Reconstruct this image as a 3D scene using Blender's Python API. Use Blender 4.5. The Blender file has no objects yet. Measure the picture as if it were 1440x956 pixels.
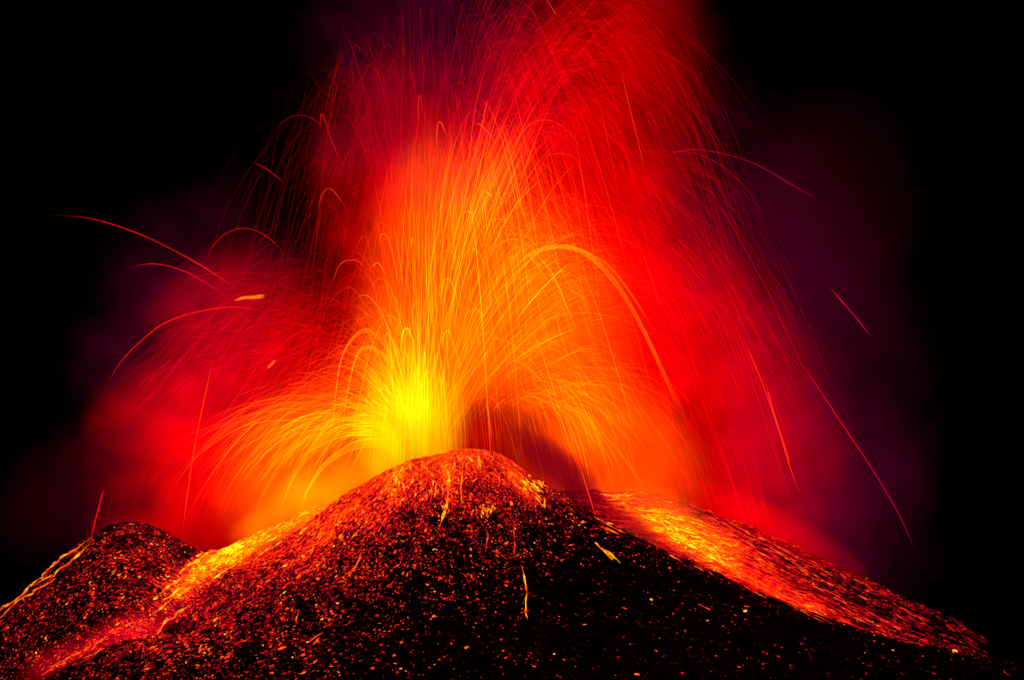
import bpy, math, random
import numpy as np
from mathutils import Vector
from mathutils.bvhtree import BVHTree
random.seed(7); rng = np.random.default_rng(11)
sc = bpy.context.scene; COL = sc.collection

# ------------------------------------------------------------------ camera, sky, exposure
D, CZ, ROWH, S0 = 1080.0, 45.0, 806.0, 0.3      # distance to the crater, camera height, horizon row, metres per photo pixel there
cam = bpy.data.cameras.new('camera'); co = bpy.data.objects.new('camera', cam); COL.objects.link(co)
co.location = (0, -D, CZ); co.rotation_euler = (math.pi/2, 0, 0)
cam.sensor_width = 36; cam.lens = 90; cam.shift_y = (ROWH-478)/1440
cam.clip_start = 1; cam.clip_end = 60000
sc.camera = co
w = bpy.data.worlds.new('World'); sc.world = w; w.use_nodes = True
bg = w.node_tree.nodes['Background']; bg.inputs['Color'].default_value = (0.0004, 0.0002, 0.0004, 1); bg.inputs['Strength'].default_value = 0.15
sc.view_settings.view_transform = 'Standard'; sc.view_settings.look = 'None'
sc.view_settings.exposure = 0; sc.view_settings.gamma = 1; sc.view_settings.use_curve_mapping = False
cy = sc.cycles
cy.max_bounces = 3; cy.diffuse_bounces = 1; cy.glossy_bounces = 1; cy.volume_bounces = 0
cy.transparent_max_bounces = 160; cy.use_denoising = True
cy.volume_step_rate = 0.8; cy.volume_max_steps = 64

# ------------------------------------------------------------------ helpers
def P(px, py, y):                     # a point of the place at depth y
    s = S0*(D+y)/D
    return np.array([(px-720)*s, y, CZ+(ROWH-py)*s])
def proj(v):
    s = S0*(D+v[..., 1])/D
    return v[..., 0]/s+720, ROWH-(v[..., 2]-CZ)/s
def hash3(i, j, k):
    h = (i.astype(np.int64)*374761393 + j.astype(np.int64)*668265263 + k*2147483647) & 0xffffffff
    h = ((h ^ (h >> 13))*1274126177) & 0xffffffff
    return ((h ^ (h >> 16)) & 0xffff)/65535.0
def vnoise(x, y, seed=0):
    x = np.asarray(x, float); y = np.asarray(y, float)
    i = np.floor(x).astype(np.int64); j = np.floor(y).astype(np.int64); u = x-i; v = y-j
    u = u*u*(3-2*u); v = v*v*(3-2*v)
    a, b, c, d = hash3(i, j, seed), hash3(i+1, j, seed), hash3(i, j+1, seed), hash3(i+1, j+1, seed)
    return (a*(1-u)+b*u)*(1-v)+(c*(1-u)+d*u)*v
def fbm(x, y, o=4, seed=0):
    t = 0; a = 1; n = 0
    for k in range(o):
        t = t+a*vnoise(x*2**k+17.3*k, y*2**k-9.1*k, seed+k); n += a; a *= .5
    return t/n
def sm(x, a, b):
    t = np.clip((x-a)/(b-a), 0, 1); return t*t*(3-2*t)
def seg(px, py, x0, y0, x1, y1, wd, amp=1):   # a soft ridge of heat along a line
    dx, dy = x1-x0, y1-y0; t = np.clip(((px-x0)*dx+(py-y0)*dy)/(dx*dx+dy*dy), 0, 1)
    d = np.hypot(px-x0-t*dx, py-y0-t*dy); return amp*np.exp(-(d/wd)**2)
def tag(o, label=None, cat=None, group=None, kind=None):
    if label: o['label'] = label
    if cat: o['category'] = cat
    if group: o['group'] = group
    if kind: o['kind'] = kind
    return o
def mesh_np(name, V, F, mat, attrs=None, smooth=True, parent=None):
    me = bpy.data.meshes.new(name); V = np.asarray(V, np.float32); F = np.asarray(F, np.int32)
    nf, k = F.shape
    me.vertices.add(len(V)); me.vertices.foreach_set('co', V.ravel())
    me.loops.add(nf*k); me.loops.foreach_set('vertex_index', F.ravel())
    me.polygons.add(nf); me.polygons.foreach_set('loop_start', np.arange(nf, dtype=np.int32)*k)
    me.polygons.foreach_set('loop_total', np.full(nf, k, np.int32))
    if smooth: me.polygons.foreach_set('use_smooth', np.ones(nf, bool))
    for n_, a in (attrs or {}).items():
        at = me.attributes.new(n_, 'FLOAT', 'POINT'); at.data.foreach_set('value', np.asarray(a, np.float32).ravel())
    me.update(calc_edges=True); me.materials.append(mat)
    o = bpy.data.objects.new(name, me); COL.objects.link(o)
    if parent: o.parent = parent
    return o
def grid_faces(nu, nv, wrap=False):
    I = np.arange(nu*nv).reshape(nu, nv)
    if wrap: I = np.vstack([I, I[:1]])
    return np.stack([I[:-1, :-1], I[1:, :-1], I[1:, 1:], I[:-1, 1:]], -1).reshape(-1, 4)
def smooth_path(pts, n):
    p = np.asarray(pts, float); p = np.vstack([2*p[0]-p[1], p, 2*p[-1]-p[-2]]); m = len(p)-3
    t = np.linspace(0, m-1e-6, n); i = t.astype(int); f = (t-i)[:, None]
    a, b, c, d = p[i], p[i+1], p[i+2], p[i+3]
    return .5*(2*b+(c-a)*f+(2*a-5*b+4*c-d)*f*f+(3*b-a-3*c+d)*f**3)
def tubes(paths, radii, k=3):          # paths (n,m,3), radii (n,m): closed-section filaments
    p = np.asarray(paths); n, m, _ = p.shape
    tg = np.gradient(p, axis=1); tg /= np.linalg.norm(tg, axis=2, keepdims=True)+1e-9
    ref = np.array([0, 1.0, 0]); a = np.cross(tg, ref); a /= np.linalg.norm(a, axis=2, keepdims=True)+1e-9
    b = np.cross(tg, a); an = np.arange(k)*2*math.pi/k+.5
    V = p[:, :, None, :]+radii[:, :, None, None]*(a[:, :, None]*np.cos(an)[None, None, :, None]+b[:, :, None]*np.sin(an)[None, None, :, None])
    base = (np.arange(n)*m*k)[:, None, None]+(np.arange(m-1)*k)[None, :, None]
    j = np.arange(k)[None, None, :]; j2 = (j+1) % k
    F = np.stack([base+j, base+j2, base+k+j2, base+k+j], -1).reshape(-1, 4)
    return V.reshape(-1, 3), F

# ------------------------------------------------------------------ materials
RAMP = [(0, (.10, 0, .022)), (.16, (.26, 0, .018)), (.32, (.72, .0, .0)), (.52, (1, .045, 0)), (.68, (1, .15, 0)), (.84, (1, .38, .0)), (1, (1, .78, .01))]
def ramp_node(nt):
    r = nt.nodes.new('ShaderNodeValToRGB'); e = r.color_ramp.elements
    e[0].color = (*RAMP[0][1], 1); e[-1].color = (*RAMP[-1][1], 1)
    for p_, c in RAMP[1:-1]: e.new(p_).color = (*c, 1)
    return r
def N(nt, t, **kw):
    n = nt.nodes.new(t)
    for k_, v in kw.items(): setattr(n, k_, v)
    return n
def math_(nt, op, a, b=None, clamp=False):
    n = N(nt, 'ShaderNodeMath', operation=op); n.use_clamp = clamp
    for i, v in enumerate((a, b)):
        if v is None: continue
        if hasattr(v, 'links'): nt.links.new(v, n.inputs[i])
        else: n.inputs[i].default_value = v
    return n.outputs[0]
def new_mat(name):
    m = bpy.data.materials.new(name); m.use_nodes = True; nt = m.node_tree; nt.nodes.clear()
    out = N(nt, 'ShaderNodeOutputMaterial'); m.cycles.emission_sampling = 'NONE'
    return m, nt, out
def strand_mat(name, gain):            # light trail of flying lava drawn as a filament, emission added over the background
    m, nt, out = new_mat(name)
    h = N(nt, 'ShaderNodeAttribute', attribute_name='melt'); p = N(nt, 'ShaderNodeAttribute', attribute_name='power')
    r = ramp_node(nt); nt.links.new(h.outputs['Fac'], r.inputs[0])
    e = N(nt, 'ShaderNodeEmission'); nt.links.new(r.outputs[0], e.inputs[0])
    nt.links.new(math_(nt, 'MULTIPLY', p.outputs['Fac'], gain), e.inputs[1])
    t = N(nt, 'ShaderNodeBsdfTransparent'); a = N(nt, 'ShaderNodeAddShader')
    nt.links.new(e.outputs[0], a.inputs[0]); nt.links.new(t.outputs[0], a.inputs[1]); nt.links.new(a.outputs[0], out.inputs[0])
    return m
def molten_mat(name, gain):            # opaque molten rock, temperature from the heat attribute
    m, nt, out = new_mat(name)
    h = N(nt, 'ShaderNodeAttribute', attribute_name='melt')
    tc = N(nt, 'ShaderNodeTexCoord'); nz = N(nt, 'ShaderNodeTexNoise'); nz.inputs['Scale'].default_value = 1.3; nz.inputs['Detail'].default_value = 4
    nt.links.new(tc.outputs['Object'], nz.inputs['Vector'])
    hh = math_(nt, 'ADD', h.outputs['Fac'], math_(nt, 'MULTIPLY', math_(nt, 'SUBTRACT', nz.outputs[0], .5), .7), True)
    r = ramp_node(nt); nt.links.new(hh, r.inputs[0])
    b = N(nt, 'ShaderNodeBsdfPrincipled'); b.inputs['Base Color'].default_value = (.02, .015, .014, 1); b.inputs['Roughness'].default_value = .9
    nt.links.new(r.outputs[0], b.inputs['Emission Color'])
    nt.links.new(math_(nt, 'MULTIPLY', math_(nt, 'MULTIPLY', hh, 3.2, True), gain), b.inputs['Emission Strength'])
    nt.links.new(b.outputs[0], out.inputs[0]); return m
def rock_mat(name, stretch, sc1=.55):   # dark scoria with molten rock showing in its cracks where 'melt' says it does
    m, nt, out = new_mat(name)
    uv = N(nt, 'ShaderNodeAttribute', attribute_name='flow_u'); vv = N(nt, 'ShaderNodeAttribute', attribute_name='flow_v')
    h = N(nt, 'ShaderNodeAttribute', attribute_name='melt'); c = N(nt, 'ShaderNodeCombineXYZ')
    nt.links.new(math_(nt, 'MULTIPLY', uv.outputs['Fac'], 1/stretch), c.inputs[0]); nt.links.new(vv.outputs['Fac'], c.inputs[1])
    n1 = N(nt, 'ShaderNodeTexNoise'); n1.inputs['Scale'].default_value = sc1; n1.inputs['Detail'].default_value = 5; n1.inputs['Roughness'].default_value = .72; n1.inputs['Distortion'].default_value = .6
    n2 = N(nt, 'ShaderNodeTexNoise'); n2.inputs['Scale'].default_value = sc1*.13; n2.inputs['Detail'].default_value = 3
    for n_ in (n1, n2): nt.links.new(c.outputs[0], n_.inputs['Vector'])
    # molten where noise > 1 - coverage
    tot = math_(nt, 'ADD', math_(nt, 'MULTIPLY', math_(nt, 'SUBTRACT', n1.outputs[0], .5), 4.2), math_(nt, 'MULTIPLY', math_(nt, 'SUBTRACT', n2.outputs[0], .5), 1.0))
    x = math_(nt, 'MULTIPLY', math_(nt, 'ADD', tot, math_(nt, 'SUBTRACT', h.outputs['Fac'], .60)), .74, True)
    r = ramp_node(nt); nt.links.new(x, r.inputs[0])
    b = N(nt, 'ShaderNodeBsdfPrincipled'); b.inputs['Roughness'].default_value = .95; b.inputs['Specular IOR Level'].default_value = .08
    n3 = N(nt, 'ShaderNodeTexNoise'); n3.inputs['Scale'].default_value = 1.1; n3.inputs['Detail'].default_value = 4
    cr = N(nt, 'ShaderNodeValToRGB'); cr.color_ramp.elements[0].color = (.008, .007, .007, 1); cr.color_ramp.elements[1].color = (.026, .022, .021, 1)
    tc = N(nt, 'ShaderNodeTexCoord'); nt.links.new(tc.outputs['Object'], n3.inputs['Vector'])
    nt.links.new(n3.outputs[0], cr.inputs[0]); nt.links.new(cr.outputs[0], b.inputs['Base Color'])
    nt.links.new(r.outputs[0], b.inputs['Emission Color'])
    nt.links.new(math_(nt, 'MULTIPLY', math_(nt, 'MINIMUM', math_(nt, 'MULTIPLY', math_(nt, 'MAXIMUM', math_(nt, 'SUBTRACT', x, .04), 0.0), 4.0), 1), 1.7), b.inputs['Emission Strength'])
    bp = N(nt, 'ShaderNodeBump'); bp.inputs['Strength'].default_value = .8; bp.inputs['Distance'].default_value = .6
    nt.links.new(n3.outputs[0], bp.inputs['Height']); nt.links.new(bp.outputs[0], b.inputs['Normal'])
    nt.links.new(b.outputs[0], out.inputs[0]); return m
VENT = P(592, 640, 28)
def gas(name, label, px, py, y, rx, rz, ry, rot, color, peak, streak=.5, kind='gas', dens=0, nscale=.03):
    """a cloud of glowing gas and fine cinders, its emission also standing for scattered lava light: an ellipsoid whose volume thins out to nothing at its skin"""
    s = S0*(D+y)/D; c = P(px, py, y)
    bpy.ops.mesh.primitive_uv_sphere_add(segments=24, ring_count=14, radius=1)
    o = bpy.context.object; o.name = name; o.data.name = name
    o.location = c; o.scale = (rx*s, ry, rz*s); o.rotation_euler = (0, math.radians(rot), 0)
    m, nt, out = new_mat(name)
    tc = N(nt, 'ShaderNodeTexCoord'); ge = N(nt, 'ShaderNodeNewGeometry')
    ln = N(nt, 'ShaderNodeVectorMath', operation='DOT_PRODUCT')
    # uneven outline: the unit-sphere coordinate is pushed about by noise
    nz = N(nt, 'ShaderNodeTexNoise'); nz.inputs['Scale'].default_value = nscale; nz.inputs['Detail'].default_value = 2.5; nz.inputs['Roughness'].default_value = .55
    nt.links.new(ge.outputs['Position'], nz.inputs['Vector'])
    nt.links.new(tc.outputs['Object'], ln.inputs[0]); nt.links.new(tc.outputs['Object'], ln.inputs[1])
    r0 = math_(nt, 'SUBTRACT', 1.0, ln.outputs['Value'], True)
    wob = N(nt, 'ShaderNodeVectorMath', operation='MULTIPLY_ADD'); nt.links.new(nz.outputs['Color'], wob.inputs[0])
    wob.inputs[1].default_value = (1.3, 1.3, 1.3); nt.links.new(tc.outputs['Object'], wob.inputs[2])
    wo2 = N(nt, 'ShaderNodeVectorMath', operation='SUBTRACT'); nt.links.new(wob.outputs[0], wo2.inputs[0]); wo2.inputs[1].default_value = (.65, .65, .65)
    l2 = N(nt, 'ShaderNodeVectorMath', operation='DOT_PRODUCT'); nt.links.new(wo2.outputs[0], l2.inputs[0]); nt.links.new(wo2.outputs[0], l2.inputs[1])
    f = math_(nt, 'MULTIPLY', math_(nt, 'SUBTRACT', 1.0, l2.outputs['Value'], True), math_(nt, 'MINIMUM', math_(nt, 'MULTIPLY', r0, 2.2), 1.0))
    f = math_(nt, 'POWER', f, 1.35)
    n2 = math_(nt, 'MULTIPLY', math_(nt, 'SUBTRACT', nz.outputs[0], .25), 2.0, True)
    f = math_(nt, 'MULTIPLY', f, math_(nt, 'ADD', .25, math_(nt, 'MULTIPLY', n2, 1.5)))
    if streak:
        sb = N(nt, 'ShaderNodeVectorMath', operation='SUBTRACT'); nt.links.new(ge.outputs['Position'], sb.inputs[0]); sb.inputs[1].default_value = (VENT[0], VENT[1], VENT[2]-25)
        nm = N(nt, 'ShaderNodeVectorMath', operation='NORMALIZE'); nt.links.new(sb.outputs[0], nm.inputs[0])
        n3 = N(nt, 'ShaderNodeTexNoise'); n3.inputs['Scale'].default_value = 14; n3.inputs['Detail'].default_value = 3
        nt.links.new(nm.outputs[0], n3.inputs['Vector'])
        f = math_(nt, 'MULTIPLY', f, math_(nt, 'ADD', 1-streak, math_(nt, 'MULTIPLY', math_(nt, 'SUBTRACT', n3.outputs[0], .2), 3.2*streak)))
    if dens:
        vs = N(nt, 'ShaderNodeVolumeAbsorption'); vs.inputs[0].default_value = (*color, 1)
        nt.links.new(math_(nt, 'MULTIPLY', f, dens), vs.inputs[1])
        if peak:
            e = N(nt, 'ShaderNodeEmission'); e.inputs[0].default_value = (.36, 0, .02, 1); nt.links.new(math_(nt, 'MULTIPLY', f, peak/(1.0*ry)), e.inputs[1])  # red emission put into the smoke in place of fountain light on it
            a = N(nt, 'ShaderNodeAddShader'); nt.links.new(vs.outputs[0], a.inputs[0]); nt.links.new(e.outputs[0], a.inputs[1]); nt.links.new(a.outputs[0], out.inputs['Volume'])
        else: nt.links.new(vs.outputs[0], out.inputs['Volume'])
    else:
        e = N(nt, 'ShaderNodeEmission'); e.inputs[0].default_value = (*color, 1)
        nt.links.new(math_(nt, 'MULTIPLY', f, peak/(1.0*ry)), e.inputs[1]); nt.links.new(e.outputs[0], out.inputs['Volume'])
    o.data.materials.append(m)
    tag(o, label, kind, 'glowing gas clouds of the eruption', 'stuff'); return o

M_strand = strand_mat('lava_light_trail', .34)
M_arc = strand_mat('lava_arc', 1.0)
M_molten = molten_mat('molten_rock', 1.25)
M_cone = rock_mat('cinder_rock', 1.6, .85)
M_flow = rock_mat('lava_flow_rock', 9.0, .75)
M_hill = rock_mat('scoria_rock', 1.8, .8)

# ------------------------------------------------------------------ terrain
gm, nt, out = new_mat('black_ash')
b = N(nt, 'ShaderNodeBsdfPrincipled'); b.inputs['Roughness'].default_value = .95
nz = N(nt, 'ShaderNodeTexNoise'); nz.inputs['Scale'].default_value = .02; nz.inputs['Detail'].default_value = 6
cr = N(nt, 'ShaderNodeValToRGB'); cr.color_ramp.elements[0].color = (.015, .014, .014, 1); cr.color_ramp.elements[1].color = (.04, .035, .033, 1)
tc = N(nt, 'ShaderNodeTexCoord'); nt.links.new(tc.outputs['Object'], nz.inputs[0]); nt.links.new(nz.outputs[0], cr.inputs[0]); nt.links.new(cr.outputs[0], b.inputs[0]); nt.links.new(b.outputs[0], out.inputs[0])
n = 80; gx = np.sign(np.linspace(-1, 1, n))*np.abs(np.linspace(-1, 1, n))**3*15000
X, Y = np.meshgrid(gx, gx, indexing='ij'); Z = -38+fbm(X/90, Y/90, 4, 5)*14-7
ground = mesh_np('ground', np.stack([X, Y, Z], -1).reshape(-1, 3), grid_faces(n, n), gm); tag(ground, 'black ash plain around the volcano', 'ground', kind='structure')

Lp = [(650, 631), (620, 637), (580, 648), (540, 665), (480, 704), (430, 742), (372, 786), (300, 837), (220, 893), (150, 907), (78, 950), (-100, 1010), (-700, 1090), (-1500, 1130)]
Rp = [(665, 631), (690, 634), (706, 639), (731, 658), (773, 684), (835, 726), (897, 758), (991, 802), (1058, 831), (1138, 862), (1200, 882), (1267, 902), (1369, 924), (1500, 948), (2000, 1040), (2800, 1110)]
def prof(pts, r, cx):
    rr = np.array([abs(p[0]-cx)*S0 for p in pts]); zz = np.array([CZ+(ROWH-p[1])*S0 for p in pts])
    return np.interp(r, rr, zz)
CX = 658; cx_w = (CX-720)*S0
def cone_z(x, y):
    r = np.hypot(x-cx_w, y); th = np.arctan2(y, x-cx_w); wt = sm(np.cos(th), -1, 1)
    z = wt*prof(Rp, r, CX)+(1-wt)*prof(Lp, r, CX)
    fr = np.clip(-np.sin(th), 0, 1)
    return z - fr*np.clip(r-190, 0, 400)*.05
nr, na = 520, 1300
r = np.concatenate([np.linspace(.1, 230, 440), 230+np.linspace(0, 1, 81)[1:]**1.6*480]); nr = len(r)
ang = np.linspace(0, 2*math.pi, na, endpoint=False)
A, R = np.meshgrid(ang, r, indexing='ij'); X = cx_w+R*np.cos(A); Y = R*np.sin(A)
Z = cone_z(X, Y)
edge = sm(R, 4, 22)
gul = fbm(A*17, R/70, 3, 40)-.5
Z = Z+(fbm(X/14, Y/14, 5, 3)-.5)*3.4*edge+(fbm(X/2.4, Y/2.4, 3, 9)-.5)*1.7*sm(R, 0, 10)+gul*3.2*sm(R, 12, 60)
Vc = np.stack([X, Y, Z], -1).reshape(-1, 3)

def lsil(px):
    q = sorted(Lp+Rp); return np.interp(px, [a[0] for a in q], [a[1] for a in q])
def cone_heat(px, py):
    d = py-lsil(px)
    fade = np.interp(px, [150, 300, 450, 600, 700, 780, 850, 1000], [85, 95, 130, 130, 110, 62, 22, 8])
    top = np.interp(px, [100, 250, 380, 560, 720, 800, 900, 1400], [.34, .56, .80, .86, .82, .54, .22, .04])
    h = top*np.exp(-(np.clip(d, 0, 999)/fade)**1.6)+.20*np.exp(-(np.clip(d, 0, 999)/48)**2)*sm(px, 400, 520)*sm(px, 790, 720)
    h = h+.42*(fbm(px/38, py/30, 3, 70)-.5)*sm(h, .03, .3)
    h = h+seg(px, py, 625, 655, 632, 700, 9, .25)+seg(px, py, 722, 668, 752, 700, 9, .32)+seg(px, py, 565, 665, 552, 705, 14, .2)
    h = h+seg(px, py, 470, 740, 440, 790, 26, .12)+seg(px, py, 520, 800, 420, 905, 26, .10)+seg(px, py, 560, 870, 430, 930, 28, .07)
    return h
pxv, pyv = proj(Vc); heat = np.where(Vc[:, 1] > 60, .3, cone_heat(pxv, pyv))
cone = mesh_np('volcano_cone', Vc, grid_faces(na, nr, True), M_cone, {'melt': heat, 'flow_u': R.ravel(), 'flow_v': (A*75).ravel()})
tag(cone, 'dark cinder cone strewn with glowing lava fragments', 'volcano', kind='structure')

def ridge_surface(name, pts, y0, slope, depth, back, mat, heatf, nu, nv, seed, fdir, label):
    p = smooth_path(pts, nu); u = np.concatenate([[0], np.cumsum(np.hypot(*np.diff(p, axis=0).T))])*S0
    yy = y0+(fbm(u/60, u*0, 3, seed)-.5)*16
    ridge = np.stack([P(a, b_, y)for (a, b_), y in zip(p, yy)])
    v = np.concatenate([-np.linspace(1, 0, 40)[:-1]**1.5*back, np.linspace(0, 1, nv)*depth])
    U, Vv = np.meshgrid(np.arange(nu), v, indexing='ij')
    X = ridge[U, 0]+fdir*np.clip(Vv, 0, 999); Y = ridge[U, 1]-Vv
    rnd = 6.0
    Z = ridge[U, 2]-slope*(np.sqrt(Vv**2+rnd**2)-rnd)
    UU = u[U]; nzv = (fbm(X/11, Y/11, 4, seed+3)-.5)*3.0+(fbm(X/2.2, Y/2.2, 3, seed+5)-.5)*1.4
    Z = Z+nzv
    V_ = np.stack([X, Y, Z], -1).reshape(-1, 3); px, py = proj(V_)
    o = mesh_np(name, V_, grid_faces(nu, len(v)), mat, {'melt': heatf(px, py), 'flow_u': UU.ravel(), 'flow_v': (Vv*1.25).ravel()})
    tag(o, label, 'hillside', kind='structure'); return o, V_, grid_faces(nu, len(v))
hillp = [(-900, 1120), (-300, 985), (-120, 910), (0, 856), (60, 808), (100, 772), (130, 750), (165, 733), (200, 736), (240, 753), (270, 768), (300, 773), (330, 766), (380, 742), (440, 714), (520, 690), (640, 670)]
def vline(px): return np.interp(px, [0, 90, 200, 290, 360, 430, 500], [948, 925, 868, 800, 758, 722, 690])
def hill_heat(px, py):
    rd = np.interp(px, [a[0] for a in hillp], [a[1] for a in hillp]); d = py-rd
    h = .37+.17*np.exp(-((px-250)/110)**2)-.10*sm(d, 40, 120)*sm(px, 230, 60)
    h = h+seg(px, py, 440, 716, 330, 772, 28, .8)+seg(px, py, 330, 772, 255, 825, 20, .66)+seg(px, py, 300, 790, 275, 800, 12, .25)
    h = h+seg(px, py, 262, 820, 190, 885, 20, .12)+seg(px, py, 190, 885, 60, 932, 14, .34)
    h = h-seg(px, py, 400, 790, 150, 905, 14, .10)
    return h+.14*(fbm(px/30, py/24, 3, 71)-.5)
hill, Vh, Fh = ridge_surface('left_hillside', hillp, 62, .62, 150, 260, M_hill, hill_heat, 900, 330, 20, .12, 'rounded hill left of the cone covered in glowing lava fragments')
flankp = [(560, 700), (700, 690), (800, 690), (860, 692), (900, 692), (950, 702), (1013, 724), (1084, 753), (1138, 775), (1200, 804), (1267, 835), (1333, 867), (1378, 893), (1400, 909), (1460, 932), (1600, 970), (2200, 1080)]
def flank_heat(px, py):
    rd = np.interp(px, [a[0] for a in flankp], [a[1] for a in flankp]); d = py-rd
    base = np.interp(px, [780, 850, 950, 1100, 1250, 1340, 1385, 1410], [.4, .62, .66, .55, .46, .40, .30, .0])
    h = base+seg(px, py, 870, 700, 1010, 780, 26, .72)+seg(px, py, 1000, 785, 1150, 858, 12, .6)+seg(px, py, 930, 715, 1090, 785, 12, .2)+seg(px, py, 930, 738, 975, 765, 12, .3)
    h = h-seg(px, py, 860, 745, 960, 790, 16, .25)+seg(px, py, 1140, 858, 1190, 876, 9, .3)+seg(px, py, 1190, 850, 1370, 918, 12, .1)
    return h+.16*(fbm(px/40, py/12, 3, 72)-.5)
flank, Vf, Ff = ridge_surface('right_flank', flankp, 84, .60, 110, 260, M_flow, flank_heat, 1000, 240, 30, .10, 'long slope right of the cone under a wide glowing lava flow')

# ray casts from the photographer's spot onto the slopes
bv = {}
Vall = np.vstack([Vc, Vh, Vf]); Fc = grid_faces(na, nr, True); Fall = np.vstack([Fc, Fh+len(Vc), Ff+len(Vc)+len(Vh)])
bvh = BVHTree.FromPolygons(Vall.tolist(), Fall.tolist())
CAM = Vector((0, -D, CZ))
def hit(px, py):
    d = (Vector(P(px, py, 0))-CAM).normalized()
    q, nn, i, _ = bvh.ray_cast(CAM, d)
    if q is None: return None
    return q, (nn if nn.z > 0 else -nn), (0 if i < len(Fc) else (1 if i < len(Fc)+len(Fh) else 2))

# ------------------------------------------------------------------ glowing fragments on the slopes
OV = np.array([(1, 0, 0), (-1, 0, 0), (0, 1, 0), (0, -1, 0), (0, 0, 1), (0, 0, -1), ], float)
OF = np.array([(0, 2, 4), (2, 1, 4), (1, 3, 4), (3, 0, 4), (2, 0, 5), (1, 2, 5), (3, 1, 5), (0, 3, 5)])
def scatter(n, box, dens, which, size, name, label, elong, tilt_f, hmul=1.0):
    """sample spots by density, drop shards there"""
    V = []; F = []; H = []; k = 0; big = []
    x0, y0, x1, y1 = box; cand = 0
    while k < n and cand < n*14:
        m = 4000; cand += m
        qx = rng.uniform(x0, x1, m); qy = rng.uniform(y0, y1, m); dd = dens(qx, qy)
        keep = rng.random(m) < dd
        for a, b_, d_ in zip(qx[keep], qy[keep], dd[keep]):
            r_ = hit(a, b_)
            if r_ is None or r_[2] != which: continue
            q, nn, _ = r_
            s = size*math.exp(random.gauss(0, .45)); e = elong*math.exp(random.gauss(0, .35))
            ax = Vector(tilt_f(a, b_)); ax = (ax-nn*ax.dot(nn)).normalized(); bx_ = nn.cross(ax)
            rot = random.gauss(0, .5 if elong < 3 else .12); c_, s_ = math.cos(rot), math.sin(rot)
            ax, bx_ = ax*c_+bx_*s_, bx_*c_-ax*s_
            Mx = np.array([ax*s*e, bx_*s, nn*s*.6]); jit = 1+.35*(rng.random((6, 1))-.5)
            v = (OV*jit+.25*(rng.random((6, 3))-.5))@Mx+np.array(q)
            V.append(v); F.append(OF+6*k)
            h = np.clip(random.betavariate(1.3, 2.8)*.66+.07+.12*min(1, d_), 0, 1)*hmul
            H.append(np.full(6, h)); k += 1
            if k >= n: break
    o = mesh_np(name, np.vstack(V), np.vstack(F), M_shard, {'melt': np.concatenate(H)}, smooth=False)
    tag(o, label, 'lava fragments', kind='stuff'); return o
M_shard = molten_mat('glowing_shard', 1.6)
def dn_cone(px, py):
    h = cone_heat(px, py)*1.1; cl = fbm(px/14, py/12, 3, 90)
    return np.clip(h*1.6*np.clip(cl*2.6-.7, 0, 2)+.022+.05*sm(cl, .52, .75), 0, 1)
down = lambda a, b_: ((a-650)/300*.8, -.5, -.6)
scatter(11000, (60, 628, 1440, 956), dn_cone, 0, .20, 'lava_fragments', 'glowing lava fragments scattered over the dark front of the cone', 1.5, down)
def dn_hill(px, py): return np.clip(hill_heat(px, py)*1.5*np.clip(fbm(px/10, py/9, 3, 91)*2.4-.6, 0, 2), 0, 1)
scatter(4200, (0, 728, 480, 956), dn_hill, 1, .22, 'lava_fragments', 'glowing lava fragments covering the low hill at the left edge', 1.6, lambda a, b_: (-.8, -.3, -.5))
def dn_flank(px, py): return np.clip((flank_heat(px, py)-.1)*1.5*np.clip(fbm(px/20, py/8, 3, 92)*2.4-.6, 0, 2), 0, 1)
scatter(5200, (820, 688, 1430, 945), dn_flank, 2, .17, 'lava_fragments', 'stretched glowing lava fragments running down the right hand flow', 4.2, lambda a, b_: (1, -.12, -.52), .72)

# the larger clots, each its own object
clot_meshes = []
for q in range(8):
    bm_v = []; import bmesh
    bm = bmesh.new(); bmesh.ops.create_icosphere(bm, subdivisions=2, radius=1)
    for v in bm.verts:
        d = v.co.copy(); f = 1+.45*(math.sin(d.x*3.1+q)*math.cos(d.y*2.7-q*2)+math.sin(d.z*4+q*.7)*.5)+random.uniform(-.12, .12)
        v.co = Vector((d.x*f*1.5, d.y*f, d.z*f*.55))
    me = bpy.data.meshes.new('lava_clot'); bm.to_mesh(me); bm.free(); me.materials.append(M_molten)
    at = me.attributes.new('melt', 'FLOAT', 'POINT'); hb = .5+.4*(q/7)
    at.data.foreach_set('value', np.clip(hb+rng.uniform(-.15, .15, len(me.vertices)), 0, 1).astype(np.float32)); clot_meshes.append(me)
def place_clot(px, py, s, label, group, q=None):
    r_ = hit(px, py)
    if r_ is None: return
    p_, nn, wh = r_
    o = bpy.data.objects.new('lava_clot', clot_meshes[random.randrange(8) if q is None else q]); COL.objects.link(o)
    o.location = p_+nn*s*.15; qt = nn.to_track_quat('Z', 'Y'); o.rotation_mode = 'QUATERNION'
    from mathutils import Quaternion
    o.rotation_quaternion = qt @ Quaternion((0, 0, 1), random.uniform(0, 6.28)); o.scale = (s*random.uniform(.8, 1.6), s, s)
    tag(o, label, 'lava clot', group)
def zone(px, py):
    if px > 860 and py < np.interp(px, [860, 1000, 1200, 1400], [735, 805, 882, 930]): return 'small glowing lava clot lying within the right hand flow', 'lava clots in the right hand flow'
    if px < 420 and py < np.interp(px, [0, 220, 420], [960, 893, 750]): return 'small glowing lava clot lying on the low left hill', 'lava clots on the left hill'
    if px > 780: return 'small isolated lava clot on the black lower right slope of the cone', 'lava clots on the dark right slope'
    if py > 850: return 'small lava clot near the dark foot of the cone', 'lava clots at the foot of the cone'
    if px < 560: return 'glowing lava clot on the left shoulder of the cone', 'lava clots on the left shoulder'
    return 'glowing lava clot just under the summit of the cone', 'lava clots under the summit'
cnt = 0
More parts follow.
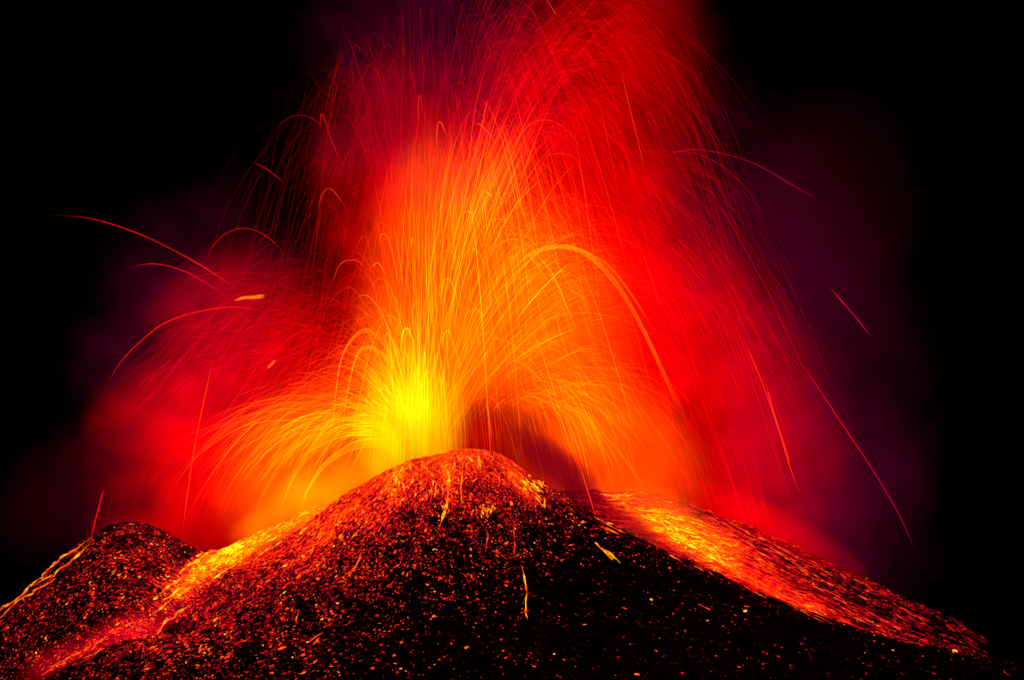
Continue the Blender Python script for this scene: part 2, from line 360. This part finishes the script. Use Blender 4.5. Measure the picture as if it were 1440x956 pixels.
for _ in range(9000):
    a, b_ = random.uniform(5, 1435), random.uniform(636, 950)
    wgt = dn_cone(a, b_)+.06 if b_ > lsil(a) else (dn_hill(a, b_) if a < 460 else (dn_flank(a, b_)*.7 if a > 860 else 0))
    if random.random() < wgt*.16:
        l, g = zone(a, b_); place_clot(a, b_, .30*math.exp(random.gauss(0, .3)), l, g); cnt += 1
    if cnt >= 260: break
for px, py, s, l in [(719, 708, .6, 'small yellow lava clot right of the middle of the cone'),
                     (656, 910, .5, 'curved orange clot alone on the black lower slope'), (610, 866, .45, 'tiny pale lava clot alone on the dark middle slope'),
                     (1048, 859, .55, 'orange clot high on the black right slope')]:
    place_clot(px, py, s, l, None)

# ------------------------------------------------------------------ streams draped on the slopes
def root_empty(name, loc):
    e = bpy.data.objects.new(name, None); COL.objects.link(e); e.location = loc; return e
def stream(name, paths, label, cat, width, heat, wob=2.0, group=None, part='branch'):
    """molten rock draped on the slope; every branch or streak is a part"""
    made = []
    for pts in paths:
        L = sum(math.dist(a, b_) for a, b_ in zip(pts, pts[1:])); n_ = max(8, int(L/2.2)); p = smooth_path(pts, n_)
        sd = random.random()*100; path = []
        for i, (a, b_) in enumerate(p):
            t = i/n_*L/9
            a += (float(vnoise(t+sd, 0.3))-.5)*wob; b_ += (float(vnoise(t+sd+50, .7))-.5)*wob
            r_ = next((h_ for h_ in (hit(a, b_+dy_) for dy_ in (0, 2, 4, 7, 10)) if h_), None)
            if r_: path.append(np.array(r_[0])+np.array(r_[1])*.05)
        if len(path) < 4: continue
        path = np.array(path); m = len(path); tt = np.linspace(0, 1, m)
        rad = width*(.25+1.2*vnoise(tt*L/5+sd, tt*0))*np.clip(np.minimum(tt, 1-tt)*6, .12, 1)
        v, f = tubes(path[None], rad[None], 6)
        made.append((L, v, f, np.repeat(np.clip(heat+.5*(vnoise(tt*L/5+sd+9, tt*0)-.5), 0, 1), 6)))
    made.sort(key=lambda q: -q[0])
    if len(made) == 1:
        o = mesh_np(name, made[0][1], made[0][2], M_molten, {'melt': made[0][3]}); tag(o, label, cat, group); return o
    base = made[0][1].mean(0); root = root_empty(name, base)
    for q in made[:99]: mesh_np(part, q[1]-base, q[2], M_molten, {'melt': q[3]}, parent=root)
    if len(made) > 99:
        V = []; F = []; k = 0
        for q in made[99:]: V.append(q[1]-base); F.append(q[2]+k); k += len(q[1])
        tag(mesh_np('fine_streaks', np.vstack(V), np.vstack(F), M_molten, {'melt': np.concatenate([q[3] for q in made[99:]])}, parent=root), kind='stuff')
    tag(root, label, cat, group); return root
ST = 'lava_stream'
stream(ST, [[(-6, 862), (20, 838), (45, 816), (62, 799), (80, 783), (100, 776), (128, 756)], [(46, 822), (74, 809), (86, 798), (104, 786), (130, 760)], [(0, 868), (30, 842), (60, 826), (80, 812)], [(-4, 858), (30, 826), (52, 804)]], 'forked orange lava stream down the outer edge of the left hill', 'lava stream', .5, .64, 5)
stream(ST, [[(628, 658), (631, 675), (629, 700), (625, 722), (618, 742)]], 'bright yellow lava streak straight below the summit', 'lava stream', .6, .74)
stream(ST, [[(648, 636), (650, 660), (648, 690), (650, 715)]], 'thin orange streak right beside the bright summit streak', 'lava stream', .28, .55)
stream(ST, [[(672, 636), (674, 652), (676, 662)]], 'short yellow streak dropping from the top of the summit', 'lava stream', .5, .7)
stream(ST, [[(734, 795), (738, 815), (740, 835), (739, 855), (742, 871)]], 'thin lone lava streak low on the dark middle slope', 'lava stream', .34, .68)
stream(ST, [[(836, 762), (845, 770), (858, 778), (872, 792)], [(846, 770), (858, 783), (862, 786)]], 'short forked yellow streak on the upper right slope', 'lava stream', .5, .74)
stream(ST, [[(684, 742), (686, 757), (682, 775)]], 'short red streak in the middle of the cone', 'lava stream', .25, .48)
stream(ST, [[(722, 742), (724, 765), (723, 780)]], 'short orange streak above the lone long streak', 'lava stream', .28, .5)
stream(ST, [[(722, 668), (735, 676), (746, 690), (756, 698), (765, 712)], [(765, 700), (768, 714)]], 'ragged yellow streak under the right summit shoulder', 'lava stream', .6, .66, 5)
stream(ST, [[(756, 678), (773, 686)], [(835, 727), (860, 740), (880, 750)], [(940, 779), (960, 791)], [(975, 795), (990, 802)], [(842, 738), (870, 752)]], 'broken orange streak along the right crest of the cone', 'lava stream', .36, .6, 2)
stream(ST, [[(508, 775), (503, 790), (495, 803), (488, 812)]], 'thin orange streak on the left middle slope', 'lava stream', .28, .55)
stream(ST, [[(422, 858), (417, 870), (418, 878)]], 'tiny curled streak on the lower left slope', 'lava stream', .24, .5)
stream(ST, [[(455, 888), (445, 895), (436, 903), (430, 902)], [(450, 897), (440, 906)]], 'orange tangled streak near the foot of the cone', 'lava stream', .4, .58, 4)
stream(ST, [[(250, 862), (236, 872), (228, 880), (220, 893)], [(270, 850), (252, 860), (240, 872)]], 'orange streak at the lower end of the valley', 'lava stream', .45, .62, 4)
stream(ST, [[(982, 849), (990, 853), (999, 857)]], 'tiny straight red streak on the black right slope', 'lava stream', .3, .45, .5)
def patch(x, y, w_, h_, n_, lean, label, heat=.7, wid=.34):
    ps = []
    for k in range(n_):
        a = x+random.gauss(0, w_*.45); b_ = y+random.gauss(0, h_*.45); l = random.uniform(.25, .9)*h_; dx = lean*l+random.gauss(0, w_*.15)
        ps.append([(a, b_), (a+dx*.5+random.gauss(0, 1), b_+l*.5), (a+dx, b_+l)])
    stream('lava_patch', ps, label, 'lava patch', wid, heat, 3.5, 'spattered lava patches on the slopes', 'lump')
patch(682, 712, 12, 14, 9, 0, 'ragged yellow lava patch in the middle of the upper cone', .72)
patch(746, 684, 18, 16, 14, .9, 'brightest yellow lava patch below the right side of the summit', .8, .4)
patch(563, 668, 16, 22, 14, -.3, 'broad orange lava patch on the left of the summit', .68, .36)
patch(552, 692, 20, 14, 11, -.5, 'orange lava patch lower on the left summit slope', .64, .36)
patch(611, 680, 10, 16, 7, 0, 'small orange lava patch between the summit streaks', .6, .3)
patch(590, 650, 40, 20, 16, -.1, 'scattered orange lava patch along the left rim of the summit', .52, .28)
patch(660, 640, 40, 16, 16, .1, 'speckled orange lava patch along the very top of the cone', .6, .28)
patch(505, 712, 34, 26, 16, -.8, 'red and orange lava patch on the left shoulder', .52, .32)
patch(455, 745, 34, 26, 14, -.8, 'dim orange lava patch low on the left shoulder', .48, .3)
patch(287, 788, 14, 12, 9, -1.2, 'bright yellow lava patch in the valley left of the cone', .78, .42)
patch(166, 803, 9, 6, 5, -1, 'orange lava patch in the middle of the left hill', .66, .3)
patch(288, 910, 14, 8, 6, -1, 'orange lava patch on the slope near the lower left corner', .6, .3)
patch(545, 802, 26, 14, 8, -.6, 'faint red lava patch on the left middle slope', .42, .28)
vs = []
for i in range(26):
    t = random.random(); x = 440-t*170+random.gauss(0, 6); y = vline(x)+random.gauss(0, 11)-4; l = random.uniform(20, 60)
    vs.append([(x, y), (x-l*.5, y+l*.33+random.gauss(0, 2)), (x-l, y+l*.68)])
stream('lava_channel', vs, 'yellow and orange lava channel pouring down the left valley', 'lava flow', .45, .72, 3, part='streak')
vs = []
for i in range(9):
    x = 200-random.random()*120; y = 868+(200-x)*.5+random.gauss(6, 6); l = random.uniform(20, 50)
    vs.append([(x, y), (x-l*.5, y+l*.2), (x-l, y+l*.45)])
stream('lava_channel', vs, 'red lava channel crossing the bottom left corner', 'lava flow', .3, .5, 4, part='streak')
vs = []
for i in range(150):
    x = 870+abs(random.gauss(0, 1))*140+random.random()*90; x = min(x, 1350)
    lo = np.interp(x, [835, 897, 991, 1058, 1138, 1200, 1267, 1369], [726, 758, 802, 831, 862, 882, 902, 924]); hi = np.interp(x, [a[0] for a in flankp], [a[1] for a in flankp])
    t = random.betavariate(2.2, 2.0); y = hi+(lo-hi)*t; sl = .5+.06*t; l = random.uniform(8, 42)
    vs.append([(x, y), (x+l*.5, y+l*.5*sl+random.gauss(0, .6)), (x+l, y+l*sl)])
for x, y, l in [(905, 722, 90), (925, 736, 110), (930, 742, 60), (935, 748, 130), (950, 758, 120), (985, 778, 110), (1010, 792, 120), (1060, 818, 110), (1090, 838, 70)]:
    vs.append([(x, y), (x+l*.33, y+l*.2), (x+l*.66, y+l*.37), (x+l, y+l*.53)])
stream('lava_flow', vs, 'wide banded lava flow running down the right flank', 'lava flow', .20, .47, 2.0, part='streak')
vs = [[(x, y), (x+l*.5, y+l*.30), (x+l, y+l*.6)] for x, y, l in [(915, 728, 40), (925, 738, 45), (935, 742, 38), (930, 746, 30), (945, 752, 40), (940, 737, 26), (950, 748, 34), (958, 757, 36)]]
stream('lava_flow', vs, 'bright yellow heart of the flow near the top of the right flank', 'lava flow', .5, .80, 3, part='streak')

# ------------------------------------------------------------------ the fountain
def gz(x, y): return np.maximum(cone_z(x, y), -20)
BL = [  # heat field in photo pixels: x, y, rx, ry, amount
    (575, 590, 75, 150, .42), (585, 470, 70, 220, .20), (620, 380, 150, 250, .26), (760, 470, 170, 230, .30), (820, 620, 120, 110, .22),
    (430, 640, 150, 110, .30), (700, 330, 300, 330, .19), (700, 290, 110, 170, .14), (850, 130, 160, 230, .10), (330, 560, 180, 260, .15), (960, 600, 260, 280, .14), (660, 520, 370, 440, .09)]
def hfield(px, py):
    h = 0
    for x, y, a, b_, m in BL: h = h+m*np.exp(-((px-x)/a)**2-((py-y)/b_)**2)
    return h
def spray(name, label, n, origin, oy, angs, hts, power, rad=.13, spread_o=6, yang=8, wind=0., frac=(.15, .9), start=(0, .85), hoff=0, m=22, seed=0, drop=.0):
    """n light trails of molten rock thrown from the vent, shaped as ballistic threads"""
    r_ = np.random.default_rng(seed); g = 9.8
    O = P(*origin, oy); o_ = O+r_.normal(0, 1, (n, 3))*np.array([spread_o, spread_o*.6, 1.0])
    a0, a1 = angs; ang = np.radians(a0+(a1-a0)*r_.beta(2, 2, n)) if not callable(angs) else None
    ht = hts[0]+(hts[1]-hts[0])*r_.beta(1.6, 2.0, n)
    ht = ht*(1-drop*np.abs(np.degrees(ang)-(a0 if abs(a0) < abs(a1) else a1))/abs(a1-a0))
    vz = np.sqrt(2*g*ht); vx = vz*np.tan(ang)+wind; vy = vz*np.tan(np.radians(np.abs(r_.normal(0, yang, n))-1.5))
    T = vz/g*2.25
    t0 = T*(start[0]+(start[1]-start[0])*r_.random(n)); L = T*(frac[0]+(frac[1]-frac[0])*r_.random(n)**1.6)
    t1 = np.minimum(t0+L, T*1.15)
    tt = t0[:, None]+(t1-t0)[:, None]*np.linspace(0, 1, m)[None]
    # a little turbulence so the threads are not perfect parabolas
    ph = r_.random((n, 2))*100
    x = o_[:, :1]+vx[:, None]*tt+(vnoise(tt*.8+ph[:, :1], ph[:, 1:])-.5)*1.6
    y = o_[:, 1:2]+vy[:, None]*tt; z = o_[:, 2:]+vz[:, None]*tt-.5*g*tt*tt+(vnoise(tt*.9+ph[:, 1:], ph[:, :1])-.5)*1.0
    p = np.stack([x, y, z], -1)
    px, py = proj(p)
    hidden = (z < gz(x, y)-2)
    s = np.linspace(0, 1, m)[None]; e = np.clip(np.minimum(s*5, (1-s)*5), 0, 1)
    q = np.exp(r_.normal(-.15, .72, n))[:, None]
    h = hfield(px, py)*.66+hoff+r_.normal(0, .05, n)[:, None]
    h = h+(sm(h, .28, .50)-.5)*.16; hot = np.clip(h+.04*np.log(q), .30 if hoff < -.3 else 0, 1); hot = np.maximum(hot, .31*sm(hfield(px, py), .05, .14))
    rd = rad*(.55+.45*e)*np.clip(q, .5, 1.8)**.5; rd = np.where(hidden, rd*.02, rd)
    pw = power*q*(.12+e*.88)*np.clip(.17+.92*sm(hot, .26, .66), .03, 1.6)*(.04+.96*sm(hfield(px, py), .05, .15))
    v, f = tubes(p, rd, 3)
    o = mesh_np(name, v, f, M_strand, {'melt': np.repeat(hot.ravel(), 3), 'power': np.repeat(pw.ravel(), 3)})
    tag(o, label, 'lava fountain', 'sprays of the lava fountain', 'stuff'); return o
F_ = 'lava_fountain'
V0 = (592, 645)
spray(F_, 'dense yellow core of the fountain rising over the left of the summit', 2600, V0, 28, (-13, 10), (25, 125), .20, .085, 5, 6, seed=1, hoff=.06, frac=(.08, .5))
spray(F_, 'tall thin vertical threads above the fountain core', 2200, V0, 28, (-10, 9), (110, 225), .62, .08, 6, 5, start=(.1, .6), frac=(.05, .4), seed=2, hoff=.0)
spray(F_, 'broad orange fan bending right from the vent', 4600, (606, 642), 34, (1, 44), (108, 155), .25, .085, 6, 8, seed=3, start=(.02, .55), frac=(.1, .45), hoff=.02, drop=.62)
spray(F_, 'red plume of threads leaning to the top right', 3400, V0, 40, (3, 16), (140, 235), .85, .08, 6, 6, start=(.12, .55), seed=4, frac=(.1, .4))
spray(F_, 'low yellow and orange curtain falling left of the summit', 2300, (578, 640), 34, (-56, -12), (30, 62), .30, .09, 5, 10, seed=5, start=(.1, .8), frac=(.12, .6), hoff=.10, drop=.7)
spray(F_, 'narrow orange spray on the left side of the core', 1900, (578, 640), 30, (-26, -5), (50, 95), .30, .09, 5, 8, seed=6, start=(.05, .75), hoff=.05, drop=.5)
spray(F_, 'wide red shower of sparks on the far left', 1500, (560, 640), 46, (-40, -15), (60, 105), .75, .08, 9, 9, seed=7, start=(.32, .66), frac=(.05, .25), drop=.5)
spray(F_, 'dark red threads falling down the far right', 2600, (600, 640), 50, (10, 25), (80, 150), .75, .08, 9, 9, seed=8, start=(.45, .92), frac=(.06, .35))
spray(F_, 'orange curtain of lava falling behind the right slope', 2400, (690, 630), 60, (10, 46), (22, 66), .28, .085, 9, 10, seed=9, start=(.2, .95), hoff=.08, drop=.4)
spray(F_, 'fine silky red threads filling the body of the fountain', 4200, V0, 60, (-13, 25), (60, 165), .55, .09, 8, 6, seed=11, start=(.1, .75), frac=(.15, .55), hoff=-.5)
spray(F_, 'fine silky red threads filling the left side of the fountain', 1800, V0, 60, (-34, -10), (55, 105), .55, .09, 8, 8, seed=12, start=(.25, .6), frac=(.1, .3), hoff=-.5, drop=.4)
spray(F_, 'bright cascade of lava arching down onto the left slope', 900, (566, 636), 26, (-62, -22), (12, 40), .55, .10, 4, 7, seed=13, start=(.25, .75), frac=(.3, .7), hoff=.17, drop=.6)
spray(F_, 'red threads falling like rain onto the left valley', 900, (570, 640), 50, (-34, -12), (30, 75), .50, .085, 9, 9, seed=10, start=(.6, .95), frac=(.05, .3), hoff=.04)

# prominent single arcs, each the light trail of lava thrown by itself
def arc(pts, label, heat, rad, power, y=14, fil=3, spread=1.0, name='lava_arc', cat='lava arc', h1=None, n_=40):
    P_ = []; R_ = []
    for k in range(fil):
        off = (k-(fil-1)/2)*spread; p = smooth_path(pts, n_)
        t = np.linspace(0, 1, n_); sh = off*(.3+1.2*t)
        p3 = np.array([P(a+random.random()*.2, b_+o2, y+k*.9) for (a, b_), o2 in zip(p, sh)])
        e = np.clip(np.minimum(t*5, (1-t)*5), .1, 1); P_.append(p3); R_.append(rad*e*(1 if k == 0 else .7))
    t = np.linspace(0, 1, n_); e = np.clip(np.minimum(t*4, (1-t)*7), .05, 1); hh = heat+((h1 if h1 is not None else heat)-heat)*t
    e = e*(.7+.6*vnoise(t*9+random.random()*50, t*0))
    at = {'melt': np.repeat(hh, 6), 'power': np.repeat(power*e, 6)}
    if fil == 1:
        v, f = tubes(np.array(P_), np.array(R_), 6); o = mesh_np(name, v, f, M_arc, at); tag(o, label, cat); return o
    base = P_[0][n_//2]; root = root_empty(name, base)
    for p_, q_ in zip(P_, R_):
        v, f = tubes((p_-base)[None], q_[None], 6); mesh_np('strand', v, f, M_arc, at, parent=root)
    tag(root, label, cat); return root
arc([(700, 412), (725, 375), (755, 353), (790, 347), (820, 355), (850, 380), (880, 420), (910, 475), (940, 540), (975, 612)], 'largest bright orange arc curving right from the middle of the fountain', .84, .12, .75, 8, 3, 3.4, h1=.64)
arc([(735, 372), (765, 352), (795, 348), (830, 358), (860, 378), (895, 425), (925, 475)], 'thinner arc running just above the largest arc', .74, .18, .45, 8, 3, 1.5, h1=.5)
arc([(70, 302), (130, 308), (190, 327), (240, 350), (290, 378), (340, 412)], 'long thin red arc reaching farthest to the upper left', .26, .12, .6, 6, 2, .7, h1=.38)
arc([(150, 545), (165, 515), (190, 487), (230, 455), (280, 438), (335, 432), (385, 442)], 'red arc curling down over the far left', .34, .14, .5, 6, 2, .7, h1=.34)
arc([(175, 378), (215, 371), (255, 380), (290, 398), (320, 418)], 'faint red arc under the long upper left arc', .26, .13, .55, 6, 2, 1)
arc([(288, 372), (298, 348), (318, 328), (345, 321), (375, 333), (412, 368)], 'rounded red arc above the left sparks', .30, .13, .55, 8, 1)
arc([(905, 238), (960, 212), (1010, 215), (1060, 230), (1110, 258), (1165, 290)], 'dark red arc reaching toward the upper right', .22, .13, .6, 8, 1)
arc([(870, 215), (940, 213), (990, 220), (1040, 255), (1080, 310)], 'faint arc crossing the dark red upper right arc', .20, .12, .45, 12, 1)
arc([(975, 235), (1010, 285), (1050, 355), (1085, 420), (1110, 480)], 'long faint thread falling on the right', .24, .12, .4, 12, 1)
arc([(1040, 470), (1058, 505), (1078, 555), (1095, 605), (1112, 660), (1132, 712)], 'red falling thread right of the fountain', .38, .16, .5, 8, 2, 1.2)
arc([(1074, 530), (1088, 580), (1104, 630), (1112, 655)], 'short thick red thread on the right', .4, .2, .5, 6, 2, 1.5)
arc([(1105, 480), (1150, 545), (1190, 605), (1230, 665), (1265, 725), (1292, 785)], 'longest dark red thread falling at the far right', .34, .15, .5, 4, 2, 1.2, h1=.12)
arc([(1163, 400), (1185, 425), (1208, 452), (1228, 478)], 'short isolated red thread farthest to the right', .24, .18, .6, 4, 2, 1.2, h1=.12)
arc([(775, 552), (795, 592), (812, 645), (828, 695), (846, 757)], 'straight orange thread dropping onto the right shoulder of the cone', .56, .17, .6, -12, 2, 1, h1=.36)
arc([(300, 502), (290, 548), (276, 615), (264, 690), (256, 752)], 'steep orange thread falling on the left hill', .5, .15, .42, 20, 2, .8, h1=.45)
arc([(392, 725), (408, 680), (432, 640), (465, 612), (505, 603), (560, 606)], 'low yellow arc left of the fountain core', .74, .16, .5, 16, 5, 3.2, h1=.86)
arc([(420, 722), (432, 690), (455, 655), (490, 630), (525, 622), (560, 628)], 'innermost low yellow arc left of the core', .78, .18, .45, 14, 4, 3, h1=.88)
arc([(352, 738), (372, 690), (400, 645), (440, 615), (480, 604)], 'middle one of the low orange arcs left of the core', .62, .14, .45, 18, 3, 3, h1=.7)
arc([(300, 735), (325, 680), (362, 630), (405, 600), (450, 588), (490, 592)], 'low orange arc outside the yellow one', .56, .2, .35, 16, 2, 2.4, h1=.66)
arc([(462, 640), (470, 570), (480, 505), (500, 472), (520, 466), (545, 488)], 'tall narrow orange arc on the left of the core', .64, .22, .36, 14, 3, 2, h1=.76)
arc([(478, 640), (487, 560), (502, 500), (520, 489), (545, 505), (558, 530)], 'yellow arc nested inside the tall narrow one', .68, .22, .36, 14, 3, 2, h1=.8)
arc([(562, 505), (566, 470), (573, 462), (580, 478), (583, 505)], 'small yellow hook above the fountain core', .86, .26, .45, 10, 2, 1.5)
arc([(620, 440), (622, 402), (629, 392), (638, 404), (650, 445)], 'yellow hook in the middle of the fountain', .74, .24, .5, 10, 2, 1.5, h1=.6)
arc([(622, 490), (625, 470), (631, 466), (640, 490), (652, 530)], 'smaller yellow hook below the middle one', .78, .24, .5, 10, 2, 1.5, h1=.6)
arc([(650, 452), (660, 438), (672, 436), (688, 456)], 'small rounded orange hook right of the middle', .66, .18, .4, 10, 2, 1.2)
arc([(670, 480), (690, 475), (715, 482), (745, 505), (770, 540), (795, 590)], 'orange arc bending over the dark smoke', .64, .18, .36, 6, 2, 1.2, h1=.55)
arc([(775, 558), (810, 578), (845, 608), (880, 648), (915, 700)], 'orange thread falling outside the dark smoke', .62, .22, .36, 6, 3, 1.6, h1=.55)
arc([(533, 345), (536, 330), (545, 334), (553, 360), (560, 400)], 'small hook high on the left of the fountain', .74, .18, .45, 10, 1)
arc([(520, 378), (532, 370), (545, 392)], 'tiny yellow hook under the small left hook', .72, .17, .45, 10, 1)
arc([(578, 352), (579, 335), (582, 345)], 'short bright spark high in the column', .78, .18, .5, 10, 1)
arc([(613, 215), (615, 178), (620, 173), (630, 195)], 'small orange hook near the top of the column', .56, .16, .5, 10, 1)
arc([(588, 195), (588, 150), (590, 135), (596, 160)], 'tall thin red hook at the top left of the column', .40, .13, .5, 10, 1)
arc([(450, 192), (451, 162), (456, 168), (466, 198), (485, 240)], 'isolated red hook at the upper left', .34, .14, .6, 10, 1)
arc([(445, 300), (455, 270), (468, 268), (490, 298)], 'rounded orange hook left of the column', .44, .14, .5, 10, 1)
arc([(465, 405), (478, 372), (500, 366), (515, 378)], 'small orange loop on the left of the fountain', .52, .14, .45, 10, 1)
arc([(872, 95), (885, 150), (896, 195), (908, 245)], 'thin bright thread in the upper right plume', .46, .14, .5, 8, 1)
arc([(765, -5), (775, 10), (784, 24)], 'short thread at the very top of the picture', .42, .15, .5, 8, 1)
arc([(662, 265), (670, 215), (680, 165), (686, 135)], 'straight orange streak above the middle of the fan', .54, .17, .45, 8, 1)
arc([(355, 228), (375, 238), (398, 256)], 'short dim red thread at the upper left', .26, .14, .6, 8, 1)
arc([(148, 680), (141, 705), (133, 735), (127, 758)], 'short dim red thread above the left stream', .27, .3, .42, 8, 2, 1)
arc([(328, 423), (342, 419), (358, 418), (374, 416)], 'glowing orange lava bomb flying left of the fountain', .62, .5, .5, 4, 3, 1.2, 'lava_bomb', 'lava bomb')
arc([(375, 519), (381, 513), (388, 506)], 'smaller orange lava bomb below the larger flying one', .56, .5, .4, 4, 2, 1.2, 'lava_bomb', 'lava bomb')

# ------------------------------------------------------------------ glowing gas behind the fountain, dark smoke before it
RED, ORG, YEL, PUR, DIM = (1, .0, .0), (1, .12, 0), (1, .62, .0), (.85, 0, .20), (.9, .0, .12)
G = 'glowing_gas'
gas(G, 'red glowing gas filling the middle of the fountain', 715, 410, 150, 300, 400, 60, 0, RED, 0.39, .4)
gas(G, 'red glowing gas in the upper left of the fountain', 560, 290, 145, 150, 270, 45, -4, RED, .26, .5)
gas(G, 'red glowing plume rising to the top right', 840, 190, 150, 190, 400, 50, 12, RED, 0.30, .4)
gas(G, 'red curtain between the plume and the right slope', 930, 390, 150, 150, 260, 50, -20, RED, 0.27, .4)
gas(G, 'red glow on the left of the fountain', 335, 570, 140, 200, 280, 50, 8, RED, 0.39, .4)
gas(G, 'red glow just above the left valley', 270, 670, 120, 200, 210, 45, 0, RED, .42)
gas(G, 'red glow on the lower right above the flow', 960, 600, 150, 270, 360, 50, -28, RED, 0.47, .4)
gas(G, 'orange glow in the fountain column', 600, 430, 130, 130, 290, 40, 4, ORG, .36, .6)
gas(G, 'orange glow in the right hand fan', 770, 480, 130, 150, 240, 40, -14, ORG, .5, .6)
gas(G, 'orange glow low on the left', 440, 670, 110, 170, 120, 34, -20, ORG, .5)
gas(G, 'yellow glow at the vent', 575, 600, 105, 95, 160, 26, 4, YEL, .95, .3)
gas(G, 'orange glow low on the right behind the slope', 870, 650, 125, 150, 130, 30, 35, ORG, .55)
gas(G, 'purple haze right of the fountain', 1110, 440, 170, 210, 400, 50, -24, PUR, .036, .3)
gas(G, 'dim dark haze patch at the far right', 1165, 300, 180, 160, 210, 50, 0, DIM, .011, 0, nscale=.015)
gas(G, 'purple haze around the left sparks', 270, 470, 170, 190, 270, 50, 20, PUR, .035, .4)
gas(G, 'purple haze around the top of the fountain', 620, 120, 170, 240, 250, 50, 0, PUR, .045, .6)
gas(G, 'dim haze over the left hill', 150, 710, 170, 190, 150, 40, 0, DIM, .018, 0)
gas(G, 'purple haze low on the far right', 1160, 690, 170, 180, 250, 40, -25, PUR, .036, .3)
gas(G, 'orange mist hanging over the top of the right flow', 935, 735, 40, 150, 52, 18, 33, ORG, .5, 0)  # mists put in as emitting volumes for the lava's glow over the slopes
gas(G, 'red mist spread over the middle of the right flow', 1030, 790, 20, 240, 44, 12, 29, RED, .30, 0)
gas(G, 'red mist along the upper edge of the right flow', 1090, 745, 70, 190, 40, 12, 28, RED, .3, 0)
gas(G, 'orange mist hanging over the top of the left valley', 425, 705, 24, 150, 54, 16, -33, (1, .22, 0), 1.15, 0)
gas(G, 'red mist lying in the lower left valley', 180, 900, -24, 240, 52, 14, -24, (1, 0, .02), .26, 0)
gas(G, 'red mist resting on the left shoulder of the cone', 450, 755, -36, 230, 70, 10, -30, RED, .17, 0)
gas('dark_smoke', 'dark smoke drifting from the right side of the summit', 780, 652, 12, 104, 36, 11, 40, (.4, .01, .02), 1.0, 0, 'smoke', .32, .022)
gas('dark_smoke', 'dark smoke lying along the right crest of the cone', 865, 722, 16, 130, 18, 11, 33, (.4, .01, .02), .8, 0, 'smoke', .24, .022)
